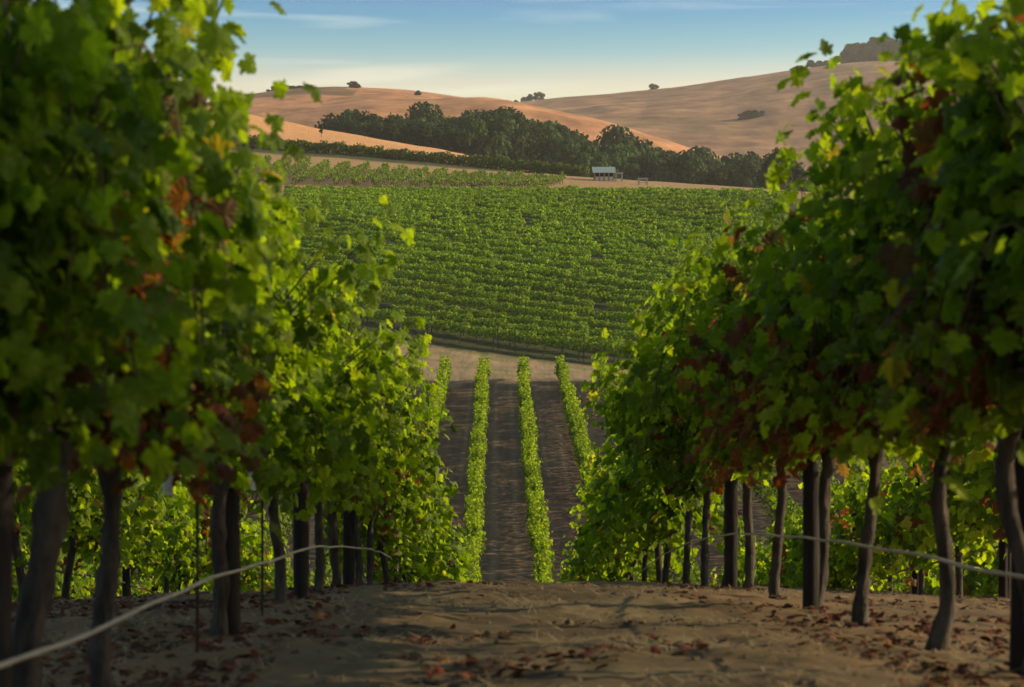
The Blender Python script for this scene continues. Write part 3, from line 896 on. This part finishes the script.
mb = MB(); add_box(mb, (-W, 2.0, -2.2), (W, 2.15, 2.1)); add_box(mb, (-W, .3, -2.2), (-W + .12, 1.997, 1.55)); add_box(mb, (W - .12, .3, -2.2), (W, 1.997, 1.55))
mb.obj('wall', M_DARK, shed)
mb = MB()
prof = [(-.7, 1.30), (2.5, 2.45)]
V = []
for x in (-W - .25, W + .25):
    for y, z in prof:
        V += [(x, y, z), (x, y, z + .07)]
mb.add(V, [(0, 4, 6, 2), (1, 3, 7, 5), (0, 1, 5, 4), (2, 6, 7, 3), (0, 2, 3, 1), (4, 5, 7, 6)])
for k in range(9):
    x = -W - .2 + k * (2 * W + .4) / 8
    mb.add([(x - .03, -.7, 1.372), (x + .03, -.7, 1.372), (x + .03, 2.5, 2.522), (x - .03, 2.5, 2.522), (x, -.7, 1.41), (x, 2.5, 2.56)], [(0, 1, 4, 4), (0, 4, 5, 3), (1, 2, 5, 4)])
mb.obj('roof', M_ROOF, shed)
for k in range(5):
    mb = MB(); x = -W + .1 + k * (2 * W - .2) / 4
    add_box(mb, (x - .06, -.2, -2.2), (x + .06, -.08, 1.45)); mb.obj('post', M_GREYWOOD, shed)
for k in range(4):
    mb = MB(); x0 = -W + .22 + k * (2 * W - .2) / 4
    add_box(mb, (x0, .0, -2.2), (x0 + (2 * W - .2) / 4 - .24, .1, .75)); mb.obj('panel', M_WALL, shed)
def frame(px0, px1, y0, y1, Y, name, lab, bars):
    x0, x1 = (px0 - VX) / FPX * Y, (px1 - VX) / FPX * Y
    zt, zb = (VY - y0) / FPX * Y, (VY - y1) / FPX * Y - 2.0
    f = link(name, None, None, (x0, Y, zb)); tag(f, lab, 'timber frame')
    w = x1 - x0; h = zt - zb
    for x, y in ((0, 0), (w, 0), (0, 1.6), (w, 1.6)):
        m_ = MB(); add_box(m_, (x - .07, y - .07, 0), (x + .07, y + .07, h)); m_.obj('post', M_GREYWOOD, f)
    for y in (0, 1.6):
        m_ = MB(); add_box(m_, (-.2, y - .06, h + .003), (w + .2, y + .06, h + .15)); m_.obj('beam', M_GREYWOOD, f)
    for zz in bars:
        m_ = MB(); add_box(m_, (.075, -.04, h * zz), (w - .075, .04, h * zz + .1)); m_.obj('rail', M_GREYWOOD, f)
frame(616, 622, 173.5, 184, 292, 'timber_frame', 'pale timber frame standing against the right end of the shed', (.75,))
frame(639, 647, 179, 187, 286, 'timber_frame', 'low grey timber frame standing alone in front of the wood', (.8,))

# ------------------------------------------------------------------ posts, rods, wires, hoses, ties
def post(X, Y, hgt, label, group, r=.032, mat=M_POST, lean=(0, 0), name='trellis_post', cat='post'):
    mb = MB()
    n = 9
    t = np.linspace(0, 1, n)
    path = np.stack([lean[0] * t, lean[1] * t, -.3 + (hgt + .3) * t], -1)
    rg = np.random.default_rng(int(Y * 100) + 3)
    add_tube_v(mb, path, r * (1 + .05 * rg.standard_normal((n, 8))), 8)
    o = mb.obj(name, mat)
    o.location = (X, Y, h1(X, Y))
    return tag(o, label, cat, group)
PG = 'black trellis posts of the near rows'
post(LX - .02, 4.10, 1.9, 'black post at the far left edge behind the leaning trunk', PG, .04)
post(LX + .045, 7.22, 1.9, 'black post touching the crooked vine of the left row', PG, .04)
post(LX, 10.2, 1.9, 'black post standing alone between pale trunks of the left row', PG, .045)
post(LX, 13.45, 1.9, 'third black post of the left row close to the crest', PG, .045)
post(RX + .04, 5.50, 2.0, 'thick black post cut by the right picture edge', PG, .042)
post(RX - .03, 8.88, 2.0, 'thick black post behind the leaning vine of the right row', PG, .042)
post(RX, 12.15, 1.9, 'farther black post of the right row near the crest', PG, .042)
for X, side in ((LX - ROW, 'left'), (RX + ROW, 'right')):
    for Y in (15.2, 18.4, 21.6, 24.8):
        post(X, Y, 1.8, f'dark post among the sunlit second row vines on the {side}', f'posts of the second row {side}', .04)
post(LX + .08, 6.22, .98, 'thin rusty rod planted under the red leaves with a white tie', None, .006, M_STEEL, (0, .02), 'training_rod', 'rod')
post(LX + .03, 8.3, .98, 'thin rusty rod beside the crooked vine with a white tie', None, .006, M_STEEL, (0, .02), 'training_rod', 'rod')

def strand(name, pts, r, mat, label, cat, group=None, sides=7):
    P = np.array(pts, float)
    d = np.concatenate([[0], np.cumsum(np.linalg.norm(np.diff(P, axis=0), axis=1))])
    s = np.linspace(0, d[-1], max(12, int(d[-1] / .12)))
    Q = np.stack([np.interp(s, d, P[:, i]) for i in range(3)], -1)
    k = np.array([.25, .5, .25])
    for _ in range(2):
        Q[1:-1] = .25 * Q[:-2] + .5 * Q[1:-1] + .25 * Q[2:]
    mb = MB(); add_tube(mb, Q, r, sides)
    return tag(mb.obj(name, mat), label, cat, group)
def row_pts(X, yh, wob=.012, seed=1):
    out = []
    r_ = random.Random(seed)
    ys = [p[0] for p in yh]; hs = [p[1] for p in yh]
    for y in np.arange(ys[0], ys[-1], .45):
        out.append((X + r_.uniform(-wob, wob), y, h1(X, y) + float(np.interp(y, ys, hs)) + r_.uniform(-wob, wob)))
    return out
strand('drip_hose', row_pts(LX + .105, [(2.6, .22), (4.1, .19), (5.2, .24), (7.0, .275), (9.8, .29), (13.3, .28), (17, .34), (19.5, .2), (22, .02)], .008, 3), .0062, M_HOSE, 'pale grey drip hose sagging along the left row and ending in the soil', 'hose')
strand('drip_hose', row_pts(RX - .075, [(3, .31), (5.5, .33), (7.2, .36), (8.8, .37), (12.2, .36), (16, .35), (20, .33)], .008, 4), .0062, M_HOSE, 'grey drip hose strung along the trunks of the right row', 'hose')
strand('drip_hose', row_pts(LX - ROW, [(11, .36), (16, .32), (22, .3), (40, .3)], .02, 5), .010, M_DARKHOSE, 'thin dim drip hose on the second row at the left', 'hose')
strand('drip_hose', row_pts(RX + ROW, [(11, .55), (16, .5), (22, .45), (40, .4)], .02, 6), .010, M_DARKHOSE, 'dark drip hose on the second row at the right', 'hose')
for X, side, hc in ((LX, 'left', .76), (RX, 'right', .9)):
    for hz, nm in ((hc, 'lower'), (hc + .42, 'middle'), (hc + .8, 'upper')):
        strand('trellis_wire', row_pts(X + .02, [(2.6, hz), (30, hz)], .003, 7), .0022, M_WIRE, f'{nm} trellis wire threaded through the {side} near row', 'wire', sides=5)

def tie(X, Y, Z, ln, label, mat, seed):
    r_ = np.random.default_rng(seed)
    mb = MB()
    t = np.linspace(0, 1, 9)
    path = np.stack([.012 * np.sin(t * 5 + seed), .01 * np.cos(t * 4), -ln * t], -1)
    V = []
    for i, p in enumerate(path):
        w = .013 + .005 * math.sin(i * 1.3)
        a = .5 * math.sin(i * .8 + seed)
        V += [p + [w * math.cos(a), w * math.sin(a), 0], p + [-w * math.cos(a), -w * math.sin(a), 0], p + [-w * math.cos(a), -w * math.sin(a) + .003, 0], p + [w * math.cos(a), w * math.sin(a) + .003, 0]]
    F = []
    for i in range(len(path) - 1):
        for k in range(4):
            F.append((4 * i + k, 4 * i + (k + 1) % 4, 4 * i + 4 + (k + 1) % 4, 4 * i + 4 + k))
    mb.add(V, F)
    o = mb.obj('plastic_tie', mat); o.location = (X, Y, Z)
    tag(o, label, 'tie')
def at(px, py, Y):
    return ((px - VX) / FPX * Y, Y, (VY - py) / FPX * Y)
tie(*at(171, 463, 5.6), .10, 'white plastic tie hanging on the rod under the red leaves', M_TAPE, 1)
tie(*at(252, 462, 7.6), .12, 'white plastic tie hanging beside the crooked vine', M_TAPE, 2)
tie(*at(38, 460, 4.2), .03, 'tiny teal tie at the head of the leaning trunk', M_GREENTAPE, 3)
tie(*at(204, 441, 7.0), .04, 'small teal tie on the head of the crooked vine', M_GREENTAPE, 4)

# ------------------------------------------------------------------ ground litter
rng = np.random.default_rng(77)
def ground_z(x, y):
    return H(x, y) + (0.10 * (fbm(x * 1.1, y * 1.1, 3) - .5) + 0.042 * (fbm(x * 5, y * 5, 5) - .5) + 0.022 * (fbm(x * 17, y * 17, 8) - .5)) * sstep(-4, 3, y)
n = 36000
x = rng.uniform(-5.5, 6.5, n); y = 4.3 + 10 * rng.random(n) ** 1.2
inner = np.abs(x - .22) < .95
dens = (fbm(x * 1.5, y * 1.3, 91) - .47) * 8.0
dens = np.where(inner, (fbm(x * 1.4, y * 2.2, 95) - .62) * 9, dens)
keep = rng.random(n) < np.clip(np.where(inner, dens * .7, dens * 1.3), np.where(inner, .001, .01), .6)
x, y = x[keep], y[keep]; n = len(x)
mb = MB()
z = ground_z(x, y) + rng.uniform(.004, .02, n)
Nr = np.stack([rng.normal(0, .35, n), rng.normal(0, .35, n), np.ones(n)], -1)
Tp = np.stack([rng.normal(0, 1, n), rng.normal(0, 1, n), np.zeros(n)], -1)
pal = np.array([[.095, .022, .013], [.11, .032, .015], [.07, .026, .015], [.12, .06, .026], [.085, .055, .028]])
add_leaves(mb, np.stack([x, y, z], -1), Tp, Nr, rng.uniform(.015, .042, n), pick(rng, pal, n, .25), 1)
tag(mb.obj('fallen_leaves', M_LITTER), 'dark red dry vine leaves littering the soil under the rows', 'fallen leaves', kind='stuff')

n = 22000
x = rng.uniform(-5, 6, n); y = 4.3 + 9.5 * rng.random(n) ** 1.2
keep = rng.random(n) < np.clip((fbm(x * .9, y * .9, 55) - .40) * 6, .06, 1); x, y = x[keep], y[keep]; n = len(x)
a = rng.uniform(0, math.pi, n); ln = rng.uniform(.03, .16, n); z = ground_z(x, y) + .006
d = np.stack([np.cos(a), np.sin(a), rng.normal(0, .18, n)], -1) * ln[:, None]
w = np.stack([-np.sin(a), np.cos(a), np.zeros(n)], -1) * rng.uniform(.0012, .0028, n)[:, None]
P = np.stack([x, y, z], -1)
V = np.stack([P - d / 2 - w, P - d / 2 + w, P + d / 2 + w * .6 + [0, 0, .004], P + d / 2 - w * .6 + [0, 0, .004]], 1).reshape(-1, 3)
mb = MB(); mb.add(V, np.arange(4 * n).reshape(-1, 4), np.repeat(pick(rng, np.array([[.30, .23, .12], [.36, .29, .16], [.24, .18, .10]]), n), 4, 0))
tag(mb.obj('straw', M_LITTER), 'pale straw and dry grass stems strewn over the aisle soil', 'straw', kind='stuff')

ICO = None
def clods(n, seed):
    rg = np.random.default_rng(seed)
    x = rg.uniform(-3.5, 4, n); y = 4.4 + 9 * rg.random(n) ** 1.2
    z = ground_z(x, y)
    base = unit(np.array([(1, 1, 1), (-1, -1, 1), (-1, 1, -1), (1, -1, -1), (0, 0, 1.4), (0, 1.4, 0), (1.4, 0, 0), (-1.4, 0, 0), (0, -1.4, 0), (0, 0, -1.4)], float))
    import bmesh
    bm = bmesh.new(); bmesh.ops.create_icosphere(bm, subdivisions=1, radius=1)
    TV = np.array([v.co[:] for v in bm.verts]); TF = np.array([[v.index for v in f.verts] for f in bm.faces]); bm.free()
    k = len(TV)
    s = rg.uniform(.004, .014, n) * (1 + 1.0 * (rg.random(n) < .04))
    V = TV[None] * s[:, None, None] * rg.uniform(.55, 1.3, (n, k, 1)) * np.array([1, 1, .7])
    V = V + np.stack([x, y, z], -1)[:, None]
    mb = MB(); mb.add(V.reshape(-1, 3), (TF[None] + (np.arange(n) * k)[:, None, None]).reshape(-1, 3), np.repeat(pick(rg, np.array([[.12, .09, .055], [.10, .075, .045], [.15, .115, .07]]), n), k, 0))
    tag(mb.obj('soil_rubble', M_SOIL), 'crumbled clods of dry brown soil on the aisle', 'soil clods', kind='stuff')
clods(3000, 5)

# ------------------------------------------------------------------ evening air
hz = MB(); add_box(hz, (-1900, -2450, -30), (1900, 2060, 360))
mh = bpy.data.materials.new('air'); mh.use_nodes = True
nt = mh.node_tree; nt.nodes.clear()
ho = nt.nodes.new('ShaderNodeOutputMaterial'); pv = nt.nodes.new('ShaderNodeVolumePrincipled')
pv.inputs['Color'].default_value = (.95, .93, .90, 1); pv.inputs['Density'].default_value = .00017; pv.inputs['Anisotropy'].default_value = 0.2
nt.links.new(pv.outputs[0], ho.inputs['Volume'])
tag(hz.obj('haze', mh), kind='stuff', label='thin warm evening haze lying over the valley and hills')
